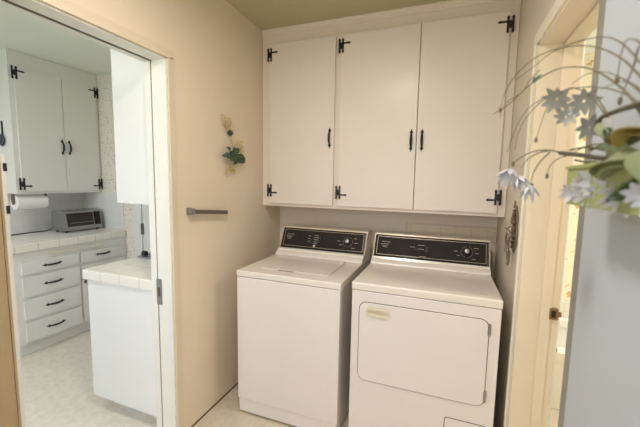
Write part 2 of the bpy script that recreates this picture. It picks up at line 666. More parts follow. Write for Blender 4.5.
# ---- bathroom doorway
b = B()
box(b, W - .003, BX + .004, RY1 - .012, RY1 + .001, 0, RH)
box(b, W + .082, W + .122, RY1 - .023, RY1 - .012, 0, RH, .001)
jb = trim(b, 'jamb', 'warm cream far jamb of the bathroom doorway with a door stop', 'door jamb')
g = B()
prism(g, rrect(W + .116, W + .1485, .864, .914, .003), RY1 - .0255, RY1 - .012, 'y')
box(g, W + .140, W + .162, RY1 - .022, RY1 - .018, .878, .900, .001)
sp = obj('strike_plate', g, 'brass', jb)
g = B(); box(g, W + .123, W + .140, RY1 - .0262, RY1 - .0252, .874, .904); obj('strike_hole', g, 'gap', sp)
b = B()
box(b, W - .003, BX + .004, RY0, RY1, RH - .012, RH + .001)
box(b, W + .082, W + .122, RY0, RY1, RH - .024, RH - .012, .001)
trim(b, 'jamb', 'warm cream head of the bathroom doorway', 'door jamb')
b = B()
box(b, W - .003, BX + .004, RY0 - .001, RY0 + .012, 0, RH)
trim(b, 'jamb', 'near jamb of the bathroom doorway behind the open door', 'door jamb')
b = B()
box(b, W - .013, W, RY1 + .006, RY1 + .052, 0, RH + .001, .003)
box(b, W - .018, W - .010, RY1 + .001, RY1 + .014, 0, RH + .001, .002)
trim(b, 'casing', 'pale far casing of the bathroom doorway beside the dryer', 'door casing')
b = B()
box(b, W - .013, W, RY0 - .055, RY1 + .052, RH + .001, RH + .05, .003)
trim(b, 'casing', 'pale head casing over the bathroom doorway', 'door casing')
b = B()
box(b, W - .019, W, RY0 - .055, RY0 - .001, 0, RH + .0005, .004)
trim(b, 'olive', 'shade-darkened near casing of the bathroom doorway beside the open door', 'door casing')
b = B()
box(b, BX + .001, BX + .014, RY1 - .004, RY1 + .06, 0, RH + .05, .003)
trim(b, 'white', 'white casing on the bathroom side of the far jamb', 'door casing')

# the open door folded back against the right wall
b = B(); box(b, W - .041, W - .005, -2.32, RY0 - .108, .012, 2.03, .003)
d1 = struct('door_1', b, 'leaf_door')
tag(d1, 'open white door leaf, tinted for cool daylight, folded back against the right wall', 'door')
for z in (.25, 1.05, 1.8):
    g = B(); tube(g, [(W - .012, RY0 - .103, z - .04), (W - .012, RY0 - .103, z + .04)], .005, 8); box(g, W - .006, W - .0005, RY0 - .105, RY0 - .056, z - .04, z + .04); obj('hinge', g, 'brass', d1)
g = B()
lathe(g, [(.0, 0), (.026, 0), (.026, .005), (.010, .010), (.010, .028), (.024, .038), (.027, .05), (.02, .06), (0, .063)], 20,
      frame((W - .041, -2.25, .95), (0, 0, 1), (0, 1, 0)))
obj('door_knob', g, 'brass', d1)

# door at the end of the kitchen
b = B()
box(b, -1.600, -1.515, KY - .014, KY, 0, 2.09, .003)
box(b, -.66, -.60, KY - .014, KY, 0, 2.09, .003)
box(b, -1.600, -.60, KY - .014, KY, 2.03, 2.09, .003)
box(b, -1.515, -1.490, KY - .022, KY, 0, 2.03, .002)
trim(b, 'white', 'white frame of the door at the end of the kitchen', 'door casing')
b = B(); box(b, -1.485, -.665, KY - .012, KY - .001, .01, 2.02, .002)
box(b, -1.40, -.75, KY - .016, KY - .010, .2, .9, .003)
d2 = struct('door_2', b, 'kcab')
tag(d2, 'light grey panel door at the end of the kitchen', 'door')
for z in (.94, 1.8, .2):
    g = B(); box(g, -1.497, -1.470, KY - .0275, KY - .0125, z - .055, z + .055, .001); obj('hinge', g, 'bar', d2)

# ================================================================== LAUNDRY WALL CABINET
CF, CB_, CT = -.284, 1.2537, ZC
cab = thing('wall_cabinet', (W / 2, 0, CB_), 'long cream three-door wall cabinet with black hinges over the washer and dryer', 'cabinet')
b = B()
box(b, .002, W - .002, CF, -.001, CB_ + .03, ZC - .002)
box(b, .002, W - .002, CF, CF + .02, CB_, CB_ + .031, .002)
obj('carcass', b, 'cabin', cab)
b = B()
prism(b, [(CF + .001, ZC - .044), (CF - .005, ZC - .044), (CF - .005, ZC - .034), (CF - .009, ZC - .030), (CF - .010, ZC - .018), (CF - .016, ZC - .012), (CF - .016, ZC - .001), (CF + .001, ZC - .001)], .002, W - .002, 'x')
obj('crown_moulding', b, 'cabin', cab)
LEAN = .008
for i, (x0, x1, hs, zt) in enumerate(((.071, .574, 'l', 2.42), (.613, 1.1245, 'l', 2.42), (1.1285, 1.611, 'r', 2.42))):
    z0 = 1.275
    b = B(); box(b, x0, x1, CF - .019, CF - .0005, z0, zt, .004, 3)
    d = obj('door', b, 'cab', cab)
    yf = CF - .019
    for z, top in ((zt - .075, True), (z0 + .095, False)):
        hx = x0 if hs == 'l' else x1
        h = hinge_bm(frame((hx, yf, z), (1, 0, 0), (0, 0, 1)), 1 if hs == 'l' else -1, top)
        obj('hinge', h, 'black', d)
    px = {0: x1 - .030, 1: x1 - .030, 2: x0 + .032}[i]
    obj('handle', pull_bm(frame((px, yf, 1.715 if i else 1.745), (1, 0, 0), (0, 0, 1))), 'black', d)

# tiled panel on the back wall behind the dryer
tp = thing('tile_panel', (1.36, 0, .9), 'low cream tiled splash panel on the back wall behind the dryer', 'wall panel')
b = B(); box(b, 1.064, W - .002, -.010, .0005, .60, 1.14); obj('tile_field', b, 'tilelaundry', tp)
b = B(); box(b, 1.052, W - .002, -.020, -.001, 1.14, 1.154, .004); box(b, 1.052, 1.066, -.014, -.001, .6, 1.14, .003); obj('edge_trim', b, 'trimt', tp)

# ================================================================== WASHER AND DRYER


def console(root, x0, x1, zt, labels, dial_x, badge_x, switches):
    yb, zb = -.318, .952
    yt, ztop = -.252, 1.092
    b = B()
    prism(b, [(-.170, zt - .002), (-.392, zt - .002), (-.390, zt + .008), (-.372, zt + .022), (-.358, zt + .026), (-.350, zt + .040), (-.330, zb - .006), (yb, zb), (yt, ztop), (yt + .006, ztop + .006), (-.180, ztop + .004), (-.170, ztop - .01)], x0 + .003, x1 - .003, 'x')
    con = obj('console', b, 'enamel2', root)
    u = V((1, 0, 0)); v = V((0, yt - yb, ztop - zb)).normalized()
    H = (V((0, yt, ztop)) - V((0, yb, zb))).length
    F = frame((x0, yb, zb), u, v)
    w = x1 - x0
    b = B(); box(b, .004, w - .004, .003, H - .002, .0003, .003, mat=F)
    pan = obj('control_panel', b, 'panel', con)
    b = B()
    ring(b, [(0.001, -.001), (w - .001, -.001), (w - .001, H + .004), (0.001, H + .004)], [(.006, .0035), (w - .006, .0035), (w - .006, H - .003), (.006, H - .003)], 0, .0065, 'z', mat=F)
    # the trim runs along the top and both ends only
    obj('panel_trim', b, 'trimc', con)
    b = B(); box(b, .007, w - .007, -.002, .0045, .001, .0072, mat=F); obj('lower_lip', b, 'panel', con)
    b = B()
    ring(b, rrect(.022, w - .022, .014, H - .014, .002, 2), rrect(.0245, w - .0245, .0165, H - .0165, .002, 2), .003, .0036, 'z', mat=F)
    box(b, w - .0135, w - .0115, .006, H - .005, .003, .0036, mat=F)
    obj('border_line', b, 'silver', pan)
    # dial
    K = frame(F @ V((dial_x - x0, .078, .003)), u, v)
    b = B(); lathe(b, [(.026, 0), (.026, .004), (.0225, .006), (.0205, .024), (.018, .027), (0, .027)], 28, K)
    dl = obj('dial', b, 'black', con)
    b = B(); lathe(b, [(.0135, .0268), (.0135, .0285), (.011, .030), (0, .0305)], 24, K); obj('dial_cap', b, 'steel', dl)
    b = B()
    for k in range(22):
        a = 2 * PI * k / 22
        if k % 11 == 5:
            continue
        c = V((math.cos(a), math.sin(a)))
        q = .0345
        t = Matrix.Translation((c.x * q, c.y * q, 0.0002)) @ Matrix.Rotation(a, 4, 'Z')
        box(b, -.0028, .0028, -.0009, .0009, 0, .0005, mat=K @ t)
    obj('dial_scale', b, 'ink', con)
    # badge and printing
    b = text_bm('MAYTAG', .0135, F @ Matrix.Translation((badge_x - x0, .098, .0032)))
    obj('badge', b, 'ink', con)

    def words(hx0, hy, lw):
        b = B()
        x = hx0
        while x < hx0 + lw - .004:
            q = random.choice((.006, .009, .012))
            box(b, x, x + q, hy, hy + .003, .003, .0034, mat=F)
            x += q + .0004
        obj('printed_word', b, 'ink', con)
    for k, ww in enumerate((.052, .040, .026)):
        words(badge_x - x0 + .020 - ww / 2, .086 - k * .010, ww)
    for lx, ly, lw in labels:
        words(lx - x0, ly, lw)
    for dx_, dy_, lw in ((-.075, .078, .022), (-.058, .052, .018), (.048, .072, .022), (.040, .104, .026), (.030, .034, .022)):
        words(dial_x - x0 + dx_, dy_, lw)
    for sx, sy, sw, sh, mt in switches:
        b = B(); box(b, sx - x0 - sw / 2, sx - x0 + sw / 2, sy - sh / 2, sy + sh / 2, .002, .011, .002, mat=F)
        obj('switch', b, mt, con)
    return con


# washer
wx0, wx1, wf, wt = .1700, .8240, -.8660, .909
wm = thing('washing_machine', ((wx0 + wx1) / 2, (wf - .17) / 2, 0), 'white top-loading washing machine with a closed lid in the left corner', 'washing machine')
b = B(); box(b, wx0 + .003, wx1 - .003, wf + .002, -.175, .1, wt - .038, .006, 3); obj('cabinet', b, 'enamel', wm)
b = B(); box(b, wx0 + .008, wx1 - .008, wf + .010, -.18, .012, .097, .004); obj('toe_panel', b, 'enamel', wm)
b = B(); box(b, wx0 + .006, wx1 - .006, wf + .006, -.178, wt - .041, wt - .034); obj('seam', b, 'seam', wm)
b = B(); box(b, wx0, wx1, wf, -.165, wt - .036, wt, .007, 4); tpw = obj('top_panel', b, 'enamel2', wm)
b = B(); ring(b, rrect(.262, .722, -.770, -.400, .02), rrect(.2655, .7185, -.7665, -.4035, .018), wt - .001, wt + .0006, 'z'); obj('lid_gap', b, 'silver', tpw)
b = B(); prism(b, rrect(.266, .718, -.766, -.404, .018), wt - .004, wt + .004, 'z', .0025); lid = obj('lid', b, 'enamel2', wm)
b = B(); box(b, .40, .50, -.775, -.764, wt + .0003, wt + .0022, .0005); obj('finger_pull', b, 'seam', lid)
for x in (wx0 + .05, wx1 - .05):
    for y in (wf + .06, -.23):
        b = B(); tube(b, [(x, y, 0), (x, y, .014)], .018, 12); obj('foot', b, 'rubber', wm)
console(wm, wx0, wx1, wt, [(.385, .098, .026), (.385, .078, .022), (.387, .058, .020), (.432, .104, .036), (.432, .088, .036), (.432, .072, .036), (.432, .056, .030), (.432, .042, .030)],
        .690, .214, [(.414, .062, .018, .040, 'black'), (.478, .078, .014, .052, 'black'), (.444, .026, .013, .015, 'ivory')])

# dryer
dx0, dx1, df, dt = .8770, 1.5945, -.8390, .919
dr = thing('clothes_dryer', ((dx0 + dx1) / 2, (df - .17) / 2, 0), 'white front-loading clothes dryer with an ivory door pull on the right', 'clothes dryer')
b = B(); box(b, dx0 + .003, dx1 - .003, df + .002, -.175, .02, dt - .042, .006, 3); obj('cabinet', b, 'enamel', dr)
b = B(); box(b, dx0 + .006, dx1 - .006, df + .006, -.178, dt - .045, dt - .038); obj('seam', b, 'seam', dr)
b = B(); box(b, dx0, dx1, df, -.165, dt - .040, dt, .007, 4); obj('top_panel', b, 'enamel2', dr)
b = B(); prism(b, rrect(.921, 1.546, .385, .822, .042, 8), df + .0005, df + .004, 'y'); obj('door_gap', b, 'seam', dr)
b = B(); prism(b, rrect(.9245, 1.5425, .3885, .8185, .039, 8), df - .0035, df + .003, 'y', .0022); dd = obj('door', b, 'enamel', dr)
b = B()
ring(b, rrect(.962, 1.083, .751, .800, .008), rrect(.968, 1.077, .758, .786, .010), df - .012, df - .003, 'y')
box(b, .966, 1.079, df - .016, df - .003, .784, .800, .004)
box(b, .966, 1.079, df - .0045, df - .003, .756, .788)
obj('door_pull', b, 'ivory', dd)
for z in (.775, .445):
    b = B(); box(b, 1.538, 1.552, df - .006, df + .001, z - .026, z + .026, .002); tube(b, [(1.545, df - .006, z - .03), (1.545, df - .006, z + .03)], .004, 8); obj('hinge', b, 'steel', dd)
b = B(); prism(b, rrect(1.372, 1.562, .09, .293, .012, 4), df + .0005, df + .003, 'y'); obj('panel_gap', b, 'seam', dr)
b = B(); prism(b, rrect(1.3755, 1.5585, .093, .2895, .010, 4), df - .001, df + .002, 'y', .001); obj('access_panel', b, 'enamel', dr)
for x in (dx0 + .05, dx1 - .05):
    for y in (df + .06, -.23):
        b = B(); tube(b, [(x, y, 0), (x, y, .022)], .018, 12); obj('foot', b, 'rubber', dr)
console(dr, dx0, dx1, dt, [(1.118, .080, .024), (1.168, .096, .036), (1.168, .070, .036), (1.178, .022, .040)],
        1.462, .930, [(1.158, .068, .030, .018, 'black'), (1.222, .074, .018, .034, 'black')])
# hose behind the dryer
b = B(); tube(b, curve([(1.612, -.16, .62), (1.615, -.15, .8), (1.612, -.14, .95), (1.606, -.10, 1.03), (1.60, -.05, 1.035), (1.60, -.015, 1.03)], 5), .011, 8)
tag(obj('supply_cord', b, 'rubber'), 'black cord rising behind the right end of the dryer', 'cord')

# ================================================================== THINGS ON THE LEFT WALL
tb = thing('towel_bar', (0, -1.09, 1.26), 'short dull metal towel bar with one square bracket on the tan wall', 'towel bar')
b = B(); box(b, -.0005, .005, -1.074, -1.040, 1.248, 1.288, .002); box(b, .004, .028, -1.070, -1.046, 1.253, 1.283, .004); obj('bracket', b, 'steel', tb)
b = B(); box(b, .026, .036, -1.073, -1.043, 1.251, 1.285, .004); obj('end_cap', b, 'steel', tb)
b = B(); box(b, -.005, .005, 0, .295, -.012, .012, .001)
bmesh.ops.transform(b, matrix=Matrix.Translation((.028, -1.050, 1.266)) @ Matrix.Rotation(math.radians(-5.2), 4, 'X'), verts=b.verts)
obj('bar', b, 'bar', tb)
b = B(); box(b, .0, .026, -.800, -.786, 1.236, 1.250, .001); obj('peg', b, 'bar', tb)


def leaf_bm(base, tip, width, normal, bend=.15, n=7, thick=.0006, tw=0.0):
    base, tip = V(base), V(tip)
    d = tip - base
    L = d.length
    d.normalize()
    nn = V(normal)
    nn = (nn - d * nn.dot(d)).normalized()
    s = d.cross(nn)
    t = bmesh.new()
    rows = []
    for i in range(n + 1):
        f = i / n
        w = width * .5 * (math.sin(PI * min(1, f ** .75)) ** .8 if 0 < f < 1 else 0.02)
        c = base + d * (L * f) + nn * (bend * L * math.sin(PI * f) * .5 - bend * L * f * f * .4)
        a = tw * f
        ss = s * math.cos(a) + nn * math.sin(a)
        rows.append([c - ss * w + nn * w * .25, c, c + ss * w + nn * w * .25])
    top = [[t.verts.new(p + nn * thick) for p in r] for r in rows]
    bot = [[t.verts.new(p - nn * thick) for p in r] for r in rows]
    for i in range(n):
        for k in (0, 1):
            t.faces.new((top[i][k], top[i][k + 1], top[i + 1][k + 1], top[i + 1][k]))
            t.faces.new((bot[i][k], bot[i + 1][k], bot[i + 1][k + 1], bot[i][k + 1]))
        t.faces.new((top[i][0], top[i + 1][0], bot[i + 1][0], bot[i][0]))
        t.faces.new((top[i][2], bot[i][2], bot[i + 1][2], top[i + 1][2]))
    t.faces.new((top[0][0], bot[0][0], bot[0][1], top[0][1]))
    t.faces.new((top[0][1], bot[0][1], bot[0][2], top[0][2]))
    t.faces.new((top[n][1], bot[n][1], bot[n][0], top[n][0]))
    t.faces.new((top[n][2], bot[n][2], bot[n][1], top[n][1]))
    return t


po = thing('flower_posy', (.0, -.68, 1.44), 'small dried green flower posy hanging head-up on the tan left wall', 'dried flowers')
b = B(); tube(b, curve([(.006, -.735, 1.79), (.016, -.715, 1.745), (.02, -.690, 1.69), (.018, -.675, 1.62), (.012, -.700, 1.54), (.002, -.725, 1.46)], 5), .0028, 6); obj('stem', b, 'straw', po)
for c, r in (((.024, -.712, 1.738), .022), ((.034, -.598, 1.574), .027)):
    b = B()
    for k in range(34):
        a = random.uniform(0, 2 * PI); e = math.acos(random.uniform(-1, 1))
        dv = V((math.sin(e) * math.cos(a), math.sin(e) * math.sin(a), math.cos(e)))
        if dv.x < -.5:
            continue
        merge(b, leaf_bm(V(c) + dv * r * .2, V(c) + dv * r, r * .5, dv.cross(V((.3, .5, .8))), .2, 3))
    ball(b, c, r * .78, n=10)
    obj('bloom', b, 'moss', po)
for k in range(22):
    a = random.uniform(-1.0, 3.6)
    L = random.uniform(.045, .080)
    base = V((.020, -.690 + random.uniform(-.045, .060), 1.600 + random.uniform(-.030, .022)))
    tip = base + V((random.uniform(.004, .035), -math.cos(a) * L * .95, math.sin(a) * L * .6))
    obj('leaf', merge(B(), leaf_bm(base, tip, .034, (1, random.uniform(-.6, .6), .2), .3)), 'leafb' if k % 3 else 'leafd', po)
for c0, dz in ((V((.012, -.735, 1.765)), 1), (V((.014, -.60, 1.63)), 1), (V((.008, -.70, 1.53)), -1)):
    b = B()
    ball(b, c0, .006, .6, 1, 1, 8)
    for k in range(14):
        tip = c0 + V((random.uniform(.002, .012), random.uniform(-.045, .045), dz * random.uniform(.01, .07)))
        tube(b, [c0, (c0 + tip) / 2 + V((.004, 0, 0)), tip], .0012, 5)
        ball(b, tip, .0055, n=6)
    obj('dry_sprig', b, 'straw', po)

# ================================================================== KEY HOLDER ON THE RIGHT WALL
kh = thing('key_holder', (W, -.60, 1.2), 'ornate aged metal key holder on the narrow wall right of the cabinet', 'key holder')
out = [(-.665, 1.345), (-.650, 1.320), (-.635, 1.305), (-.620, 1.275), (-.628, 1.25), (-.612, 1.225), (-.608, 1.185), (-.618, 1.150), (-.640, 1.128), (-.665, 1.112), (-.690, 1.128), (-.712, 1.150), (-.720, 1.185), (-.716, 1.225), (-.702, 1.25), (-.710, 1.275), (-.695, 1.305), (-.680, 1.320)]
b = B(); prism(b, [(p[0] + .03, p[1]) for p in out], W - .010, W - .001, 'x', .002)
obj('back_plate', b, 'pewter', kh)
b = B()
for k in range(5):
    z = 1.265 + k * .018; r = .026 - k * .004
    ball(b, (W - .016, -.635, z), r, .5, 1, .55, 12)
lathe(b, [(0, 0), (.008, .004), (.003, .014), (.006, .02), (0, .032)], 12, Matrix.Translation((W - .014, -.635, 1.340)))
obj('finial', b, 'pewter', kh)
b = B()
for k in range(26):
    a = k * 2.4; r = .008 + .0017 * k
    ball(b, (W - .014, -.635 + math.cos(a) * r * .9, 1.195 + math.sin(a) * r * 1.3), .0065, .9, 1, 1, 7)
obj('relief', b, 'pewter', kh)
hooks = ((-.680, 1.225), (-.635, 1.205), (-.592, 1.225))
for y, z in hooks:
    b = B(); tube(b, curve([(W - .008, y, z + .01), (W - .024, y, z + .008), (W - .034, y, z - .006), (W - .042, y, z + .004)], 4), .0028, 7); obj('hook', b, 'brass', kh)


def key_set(y, z, L, label, mat, nk):
    k0 = thing('hanging_keys', (W - .03, y, z - .06), label, 'keys', 'key bunches on the key holder')
    b = B()
    n = 18
    tube(b, [(W - .033 + .003 * math.sin(2 * PI * i / n), y + .013 * math.sin(2 * PI * i / n), z - .014 + .013 * math.cos(2 * PI * i / n)) for i in range(n + 1)], .0014, 6)
    obj('ring', b, 'steel', k0)
    for q in range(nk):
        b = B()
        a = (q - (nk - 1) / 2) * .32
        mt = Matrix.Translation((W - .033 - .004 * q, y, z - .026)) @ Matrix.Rotation(a, 4, 'X')
        ring(b, rrect(-.011, .011, -.024, -.002, .010, 4), rrect(-.004, .004, -.010, -.004, .0028, 4), -.0012, .0012, 'x', mat=mt)
        box(b, -.0012, .0012, -.004, .004, -L, -.022, mat=mt)
        for t_ in range(4):
            box(b, -.0012, .0012, .003, .0075, -L + .004 + t_ * .007, -L + .008 + t_ * .007, mat=mt)
        obj('key', b, mat if q % 2 else 'steel', k0)
    return k0


key_set(-.680, 1.222, .060, 'bunch of keys on the near hook of the key holder', 'brass', 3)
key_set(-.592, 1.222, .055, 'bunch of keys on the far hook of the key holder', 'brass', 2)
k0 = key_set(-.635, 1.198, .070, 'long-hanging middle key bunch with a pale tag', 'pewter', 3)
b = B(); tube(b, [(W - .030, -.635, 1.17), (W - .026, -.636, 1.115)], .0015, 6)
prism(b, [(-.652, 1.108), (-.640, 1.120), (-.622, 1.112), (-.618, 1.075), (-.630, 1.040), (-.648, 1.050), (-.655, 1.080)], W - .030, W - .022, 'x', .002)
for k in range(10):
    ball(b, (W - .031, -.637 + random.uniform(-.012, .012), 1.08 + random.uniform(-.03, .03)), .005, n=6)
obj('key_tag', b, 'pewter', k0)

# ================================================================== KITCHEN: FAR SIDE
FX = -1.74
bc = thing('base_cabinet', (FX, -.54, 0), 'white kitchen base cabinet with a stack of four drawers under the far counter', 'cabinet')
b = B()
box(b, KX + .002, FX, -1.01, KY - .001, .105, .848)
box(b, KX + .002, FX - .06, -1.005, KY - .001, 0, .106)
obj('carcass', b, 'kcab', bc)


def kfront(name, y0, y1, z0, z1, par):
    b = B(); box(b, FX + .002, FX + .019, y0, y1, z0, z1, .0025, 2)
    return obj(name, b, 'kcab', par)


for z0, z1 in ((.672, .768), (.492, .648), (.305, .466), (.125, .280)):
    d = kfront('drawer', -.966, -.545, z0, z1, bc)
    obj('handle', pull_bm(frame((FX + .018, -.755, (z0 + z1) / 2), (0, 0, 1), (0, -1, 0)), 1.05), 'black', d)
d = kfront('drawer', -.525, -.122, .672, .768, bc)
obj('handle', pull_bm(frame((FX + .018, -.325, .722), (0, 0, 1), (0, -1, 0)), 1.05), 'black', d)
d = kfront('door', -.525, -.122, .125, .640, bc)
for z, top in ((.565, True), (.2, False)):
    obj('hinge', hinge_bm(frame((FX + .018, -.122, z), (0, 1, 0), (0, 0, 1)), -1, top), 'black', d)
obj('handle', pull_bm(frame((FX + .018, -.503, .545), (0, 1, 0), (0, 0, 1)), 1.05), 'black', d)
b = B(); box(b, FX, FX + .016, -.775, -.31, .794, .812, .003); obj('pull_out_board', b, 'board', bc)
b = B(); box(b, KX + .009, FX + .025, -1.03, KY - .009, .849, .915, .008, 3)
tag(obj('countertop', b, 'tiletop'), 'white tiled countertop under the toaster oven', 'countertop')

UX = -2.05
uc = thing('wall_cabinet', (UX, -.43, 1.287), 'white two-door kitchen wall cabinet above the toaster oven', 'cabinet')
b = B()
box(b, KX + .001, UX - .019, -.797, KY - .001, 1.29, KZ - .002)
box(b, UX - .02, UX, -.797, KY - .001, 1.287, KZ - .002, .002)
obj('carcass', b, 'kcab', uc)
for y0, y1, hs in ((-.764, -.4145, -1), (-.4105, -.100, 1)):
    b = B(); box(b, UX + .002, UX + .018, y0, y1, 1.312, 2.325, .003, 2); d = obj('door', b, 'kcab', uc)
    for z, top in ((2.325 - .045, True), (1.312 + .060, False)):
        yy = y0 if hs < 0 else y1 + .002
        obj('hinge', hinge_bm(frame((UX + .018, yy, z), (0, 1, 0), (0, 0, 1)), -hs, top, 1.1), 'black', d)
    obj('handle', pull_bm(frame((UX + .018, (y1 - .022) if hs < 0 else (y0 + .034), 1.71), (0, 1, 0), (0, 0, 1)), 1.0), 'black', d)

# scoop hanging on the end of the upper cabinet
sc = thing('hanging_scoop', (-2.23, -.80, 1.6), 'dark long-handled utensil hanging on the end of the kitchen wall cabinet', 'utensil')
b = B(); box(b, -2.184, -2.170, -.806, -.7965, 1.775, 1.885, .002); ball(b, (-2.177, -.803, 1.885), .010, 1, .4, 1); obj('handle', b, 'blue', sc)
b = B(); ball(b, (-2.177, -.810, 1.735), .042, .85, .30, 1.2, 16); obj('bowl', b, 'blue', sc)

# paper towels
pt = thing('paper_towel_holder', (-2.13, -.67, 1.287), 'under-cabinet paper towel holder with dark end brackets', 'paper towel holder')
for y in (-.792, -.548):
    b = B(); prism(b, [(-2.145, 1.2865), (-2.105, 1.2865), (-2.108, 1.215), (-2.118, 1.195), (-2.132, 1.195), (-2.142, 1.215)], y - .003, y + .003, 'y', .001); obj('bracket', b, 'bar', pt)
b = B(); tube(b, [(-2.125, -.79, 1.212), (-2.125, -.55, 1.212)], .009, 10); obj('rod', b, 'bar', pt)
pr = thing('hanging_paper_roll', (-2.125, -.67, 1.155), 'roll of white paper towels hanging under the kitchen wall cabinet', 'paper towels')
b = B(); t = Matrix.Translation((-2.125, -.784, 1.212)) @ Matrix.Rotation(-PI / 2, 4, 'X')
lathe(b, [(.020, .001), (.056, .001), (.058, .003), (.058, .226), (.056, .228), (.020, .228)], 32, t, True); obj('roll', b, 'paper', pr)
b = B(); lathe(b, [(.0105, 0), (.0195, 0), (.0195, .229), (.0105, .229)], 24, t, True); obj('core', b, 'board', pr)

# toaster oven
tx0, tx1, ty0, ty1, tz0, tz1 = -2.19, -2.0, -.476, -.125, .931, 1.118
to = thing('toaster_oven', ((tx0 + tx1) / 2, (ty0 + ty1) / 2, .915), 'silver toaster oven with a dark glass door on the far counter', 'toaster oven')
b = B(); prism(b, [(tx0, tz0), (tx1, tz0), (tx1 + .003, tz0 + .03), (tx1 - .02, tz1 - .012), (tx1 - .035, tz1), (tx0 + .02, tz1), (tx0, tz1 - .015)], ty0, ty1, 'y', .006)
obj('body', b, 'steel', to)
uu = V((0, 1, 0)); vv = V((tx1 - .02 - (tx1 + .003), 0, (tz1 - .012) - (tz0 + .03))).normalized()
F = frame((tx1 + .003, ty0, tz0 + .03), uu, vv)
b = B(); ring(b, rrect(.012, .272, -.004, .142, .006), rrect(.020, .267, .006, .134, .004), 0, .008, 'z', mat=F); od = obj('door', b, 'steel', to)
b = B(); box(b, .019, .268, .005, .135, .001, .004, mat=F); obj('pane', b, 'dglass', od)
b = B(); tube(b, [F @ V((.05, .040, .006)), F @ V((.262, .040, .006))], .0022, 6); obj('rack', b, 'steel', od)
b = B(); tube(b, [F @ V((.09, .128, .010)), F @ V((.09, .128, .022)), F @ V((.21, .128, .022)), F @ V((.21, .128, .010))], .005, 8); obj('door_handle', b, 'black', od)
b = B(); box(b, .273, .338, .004, .136, 0, .005, .001, mat=F); cp = obj('control_panel', b, 'panel', to)
for q in (.030, .070, .110):
    b = B(); lathe(b, [(.013, .004), (.0125, .013), (.009, .016), (0, .016)], 16, F @ Matrix.Translation((.307, q, 0))); obj('knob', b, 'black', cp)
for x in (tx0 + .03, tx1 - .03):
    for y in (ty0 + .03, ty1 - .03):
        b = B(); tube(b, [(x, y, .915), (x, y, .934)], .012, 10); obj('foot', b, 'rubber', to)
b = B(); tube(b, curve([(-2.196, -.44, .955), (-2.235, -.50, .925), (-2.275, -.58, .9195), (-2.262, -.70, .9195), (-2.25, -.82, .9195), (-2.26, -.93, .9195)], 5), .0045, 7)
tag(obj('power_cord', b, 'rubber'), 'black power cord lying on the counter left of the toaster oven', 'cord')

# ================================================================== KITCHEN: NEAR SIDE (along the shared wall)
nb = thing('base_cabinet', (-.4, -.62, 0), 'white kitchen base cabinet seen end-on just past the doorway', 'cabinet')
b = B()
box(b, -.665, -T - .001, -1.175, KY - .001, .1, .836, .002)
box(b, -.62, -T - .001, -1.085, KY - .001, 0, .101)
obj('carcass', b, 'white', nb)
b = B(); box(b, -.684, -.666, -1.12, -.62, .14, .80, .004); obj('door', b, 'kcab', nb)
b = B(); box(b, -.684, -.666, -.60, -.12, .14, .80, .004); obj('door', b, 'kcab', nb)
b = B(); box(b, -.688, -T - .001, -1.19, KY - .001, .837, .897, .009, 3)
tag(obj('countertop', b, 'tiletop'), 'white tiled countertop on the near base cabinet past the doorway', 'countertop')
ck = thing('cooktop', (-.42, -.45, .897), 'steel cooktop with black knobs set into the near tiled counter', 'cooktop')
b = B(); prism(b, rrect(-.665, -.17, -.845, -.12, .02), .8975, .907, 'z', .003); obj('tray', b, 'steel', ck)
for gx, gy in ((-.54, -.66), (-.30, -.66), (-.54, -.34), (-.30, -.34)):
    b = B()
    n = 20
    tube(b, [(gx + .085 * math.cos(2 * PI * i / n), gy + .085 * math.sin(2 * PI * i / n), .932) for i in range(n + 1)], .004, 6)
    for k in range(4):
        a = PI / 4 + k * PI / 2
        tube(b, [(gx + .025 * math.cos(a), gy + .025 * math.sin(a), .934), (gx + .095 * math.cos(a), gy + .095 * math.sin(a), .934), (gx + .10 * math.cos(a), gy + .10 * math.sin(a), .907)], .004, 6)
    obj('burner_grate', b, 'steel', ck)
    b = B(); lathe(b, [(.045, .907), (.042, .916), (.02, .92), (0, .92)], 20, Matrix.Translation((gx, gy, 0))); obj('burner', b, 'black', ck)
for kx, ky in ((-.635, -.80), (-.545, -.815), (-.635, -.50), (-.635, -.22)):
    b = B(); lathe(b, [(.022, .907), (.021, .925), (.016, .932), (0, .932)], 16, Matrix.Translation((kx, ky, 0))); box(b, kx - .022, kx + .022, ky - .005, ky + .005, .926, .938, .002); obj('knob', b, 'black', ck)

nu = thing('wall_cabinet', (-.26, -.6, 1.305), 'tall white kitchen wall cabinet seen end-on just past the doorway', 'cabinet')
b = B(); box(b, -.388, -T - .001, -1.175, -.45, 1.305, KZ - .002, .003); obj('carcass', b, 'white', nu)
for y0, y1 in ((-1.15, -.82), (-.81, -.48)):
    b = B(); box(b, -.406, -.389, y0, y1, 1.34, 2.36, .004); obj('door', b, 'white', nu)

# half-height panel folded against the near jamb, kitchen side
hp = thing('half_door', (-T - .03, -1.83, 0), 'narrow white half-height door with dark hinges behind the near door jamb', 'half door')
b = B(); box(b, -T - .034, -T - .004, -2.35, -1.778, .02, 1.522, .003); hl = obj('leaf', b, 'white', hp)
for z in (1.475, 1.325, .3):
    b = B(); box(b, -T - .037, -T - .001, -1.786, -1.7755, z - .014, z + .014, .001); obj('hinge', b, 'black', hl)

